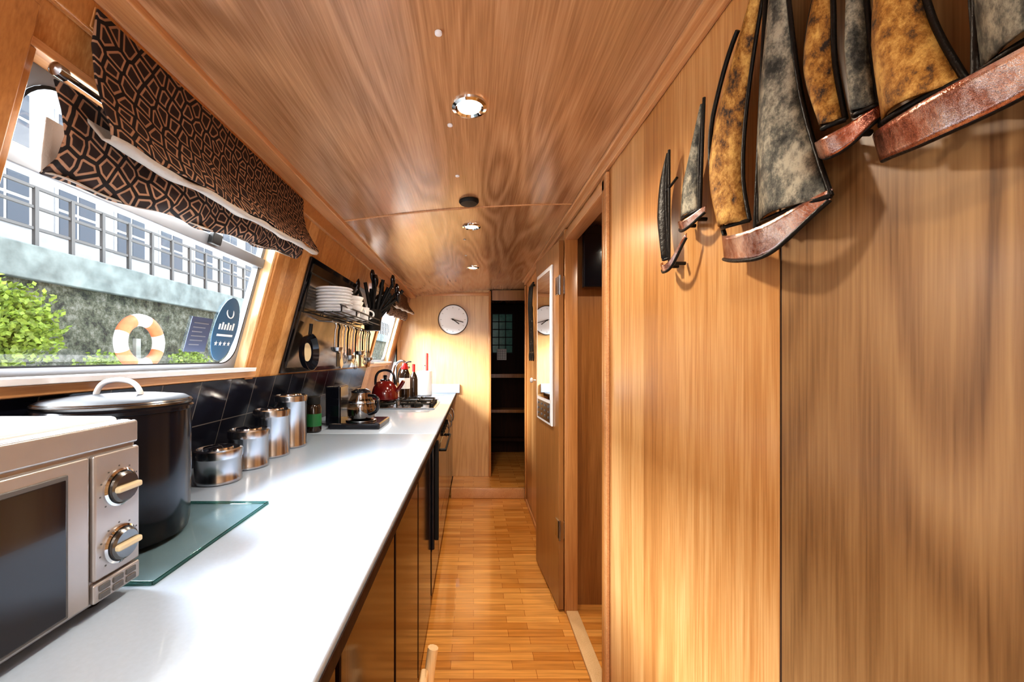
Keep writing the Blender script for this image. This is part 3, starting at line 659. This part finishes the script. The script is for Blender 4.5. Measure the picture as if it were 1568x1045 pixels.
tube('mast',[(XA,.352,CZ+.235),(XA,.35,CZ+.54)],.004,'iron',b)
b=empty('metal_sailboat_wall_art')
sail(b,'grey_sail',[(.775,.50),(.815,.42),(.842,.36),(.850,.30)],[(.770,.50),(.782,.42),(.785,.36),(.785,.297)],'verd',.015)
hull(b,[(.862,.300),(.83,.286),(.80,.284),(.762,.296)],[(.858,.282),(.83,.268),(.80,.268),(.765,.284)],.02); stays(b,(.8,.84),.283,0)
tube('mast',[(XA,.782,CZ+.285),(XA,.768,CZ+.51)],.003,'iron',b)
b=empty('metal_sailboat_wall_art')
sail(b,'dark_sail',[(.912,.475),(.945,.42),(.955,.34),(.93,.235)],[(.908,.475),(.918,.40),(.915,.32),(.905,.23)],'iron',.012)
hull(b,[(.94,.228),(.91,.214),(.87,.216),(.83,.265)],[(.935,.213),(.91,.198),(.87,.203),(.832,.255)],.02); stays(b,(.88,.91),.212,0)
tube('mast',[(XA,.905,CZ+.21),(XA,.905,CZ+.48)],.003,'iron',b); tube('spar',[(XA,.94,CZ+.385),(XA,.87,CZ+.40)],.003,'iron',b)

# ================================================================= FAR CABIN
e=empty('glazed_cabinet'); Y=5.02
box('body',-.2,.86,Y,5.18,.09,1.98,'dark_wood',.004,e)
box('glass',.24,.50,Y-.006,Y-.001,1.36,1.86,'teal',0,e)
for z in (1.36,1.46,1.56,1.66,1.76,1.86): box('lead',.235,.505,Y-.012,Y-.006,z-.006,z+.006,'blackm',0,e)
for x in (.24,.325,.41,.50): box('lead',x-.006,x+.006,Y-.012,Y-.006,1.36,1.86,'blackm',0,e)
box('shelf',-.15,.7,Y-.2,Y-.001,1.05,1.10,'door',.004,e); box('shelf',-.15,.7,Y-.2,Y-.001,.62,.66,'door',.004,e); box('shelf',-.15,.7,Y-.12,Y-.001,.25,.29,'dark_wood',.004,e)
e=empty('wall_calendar'); box('page',.30,.42,Y-.03,Y-.02,1.27,1.41,'paper',0,e)
for i in range(4): box('line',.31+i*.03,.312+i*.03,Y-.032,Y-.031,1.28,1.40,'mgrey',0,e)
for i in range(4): box('line',.305,.415,Y-.032,Y-.031,1.29+i*.03,1.292+i*.03,'mgrey',0,e)
box('backing',.30,.42,Y-.02,Y-.012,1.27,1.41,'mgrey',0,e)

e=empty('wooden_chair')
for y in (1.02,.66):
    tube('back_post',[(-.105,y,.545),(-.13,y-.02,.40),(-.14,y-.02,.0)],.014,'pine',e); tube('front_leg',[(.20,y-.02,.38),(.21,y-.02,.0)],.014,'pine',e)
    tube('side_rail',[(-.13,y-.02,.2),(.205,y-.02,.2)],.009,'pine',e)
box('seat',-.13,.22,.62,1.02,.37,.395,'pine',.008,e)
box('back_rail',-.135,-.115,.65,1.01,.44,.50,'pine',.005,e)

# ================================================================= OUTSIDE
box('towpath_ground',-30,-1.6,-10,40,.85,.95,'ground')
e=empty('canal_retaining_wall')
box('stone_face',-6.6,-6.0,-8,32,.95,2.35,'stone',0,e); box('coping',-6.6,-5.9,-8,32,2.35,2.82,'concrete',.02,e)
e=empty('canalside_railing')
for k in range(70): box('post',-6.2,-6.15,-6+k*.5,-5.95+k*.5,2.82,3.7,'mgrey',0,e)
for z in (3.1,3.4,3.68): box('rail',-6.2,-6.16,-6,30,z,z+.04,'mgrey',0,e)
e=empty('apartment_building')
box('facade',-14,-11,7,50,1,12,'render',0,e); box('side_block',-14,-10.6,-8,7,1,12,'brick',0,e)
for k in range(30):
    X_=-10.99 if -5+k*1.7>6 else -10.59
    for j in range(4):
        y=-5+k*1.7; z=2.6+j*1.9
        box('window_frame',X_-.03,X_+.01,y,y+1.15,z,z+1.45,'owhite',0,e)
        for q in range(2):
            for p in range(2): box('window_pane',X_,X_+.03,y+.08+q*.53,y+.54+q*.53,z+.08+p*.68,z+.68+p*.68,'winglass',0,e)
e=empty('lifebuoy'); m=14; cy_,cz_=4.12,1.46
R,r=.235,.065
for seg in range(8):
    vs=[];fs=[];k=7
    for i in range(k+1):
        a=2*math.pi*(seg+.5+i/k)/8
        for j in range(m):
            b_=2*math.pi*j/m; rr=R+r*math.cos(b_); vs.append((-3.5+r*math.sin(b_)*.8,cy_+rr*math.cos(a)*1.0,cz_+rr*math.sin(a)))
    for i in range(k):
        for j in range(m): fs.append((i*m+j,i*m+(j+1)%m,(i+1)*m+(j+1)%m,(i+1)*m+j))
    mesh('ring_segment',vs,fs,'bwhite' if seg%2 else 'orange',smooth=True,parent=e)
box('stand',-3.56,-3.52,cy_-.03,cy_+.03,.95,1.5,'concrete',.005,e)
def bush(name,c,R,n=900,g=1.3):
    vs=[];fs=[]
    for i in range(n):
        d=Vector((random.gauss(0,1),random.gauss(0,1),random.gauss(0,1))).normalized()*(R*random.uniform(.45,1)*(1+.2*math.sin(i)))
        p=Vector(c)+Vector((d.x,d.y*g,d.z)); 
        if p.z<.95: p.z=.95+random.random()*.1
        a=Vector((random.gauss(0,1),random.gauss(0,1),random.gauss(0,1))).normalized(); b=a.orthogonal().normalized(); s=.035
        k=len(vs); vs+=[p-a*s,p+b*s*.6,p+a*s,p-b*s*.6]; fs.append((k,k+1,k+2,k+3))
    return mesh(name,vs,fs,'leaf')
bush('hedge_bush',(-5.1,4.15,1.62),.50,5000,1.0); bush('hedge_bush',(-5.1,3.5,1.35),.45,2500,1.0); bush('ivy_plant',(-5.5,7.6,1.2),.25,700,1.8); bush('ivy_plant',(-5.45,5.9,1.1),.28,900,1.8)

# ================================================================= LIGHT
w=bpy.data.worlds.new('W'); S.world=w; w.use_nodes=True
bg=w.node_tree.nodes['Background']; bg.inputs[0].default_value=(.86,.93,1,1); bg.inputs[1].default_value=2.2
def area(name,loc,target,sx,sy,en,col):
    l=bpy.data.lights.new(name,'AREA'); l.shape='RECTANGLE'; l.size=sx; l.size_y=sy; l.energy=en; l.color=col
    o=bpy.data.objects.new(name,l); C.objects.link(o); o.location=loc
    o.rotation_euler=(Vector(target)-Vector(loc)).to_track_quat('-Z','Y').to_euler(); return o
area('daylight_window',(-2.3,1.0,2.95),(-.3,1.05,1.1),1.6,1.2,460,(.90,.95,1))
area('daylight_galley',(-2.2,2.8,2.3),(0,3.95,1.35),1.2,1.0,340,(.94,.97,1))
area('stern_fill',(-2.2,-1.0,2.3),(0,-1,1.3),1.4,1.2,170,(.92,.96,1))  # added fill lamp outside the made-up window behind the camera
area('cabin_fill',(-.1,-.9,1.9),(-.1,-.3,0),.7,.7,16,(1,.96,.92))  # unseen area fill added behind the camera, no real fitting
sun=bpy.data.lights.new('sun','SUN'); sun.energy=2.5; sun.angle=.05; so=bpy.data.objects.new('sun',sun); C.objects.link(so); so.rotation_euler=(math.radians(50),0,math.radians(150))

S.view_settings.view_transform='Standard'
for lk in ('Medium High Contrast','Standard - Medium High Contrast'):
    try:
        S.view_settings.look=lk; break
    except Exception as ex: pass
S.view_settings.exposure=0.66
cam=bpy.data.cameras.new('camera'); co=bpy.data.objects.new('camera',cam); C.objects.link(co)
co.location=(0,0,CZ); co.rotation_euler=(math.radians(90),0,0)
cam.sensor_width=36; cam.lens=600/1568*36; cam.shift_x=59/1568; cam.shift_y=25.5/1568; cam.clip_start=.01
S.camera=co
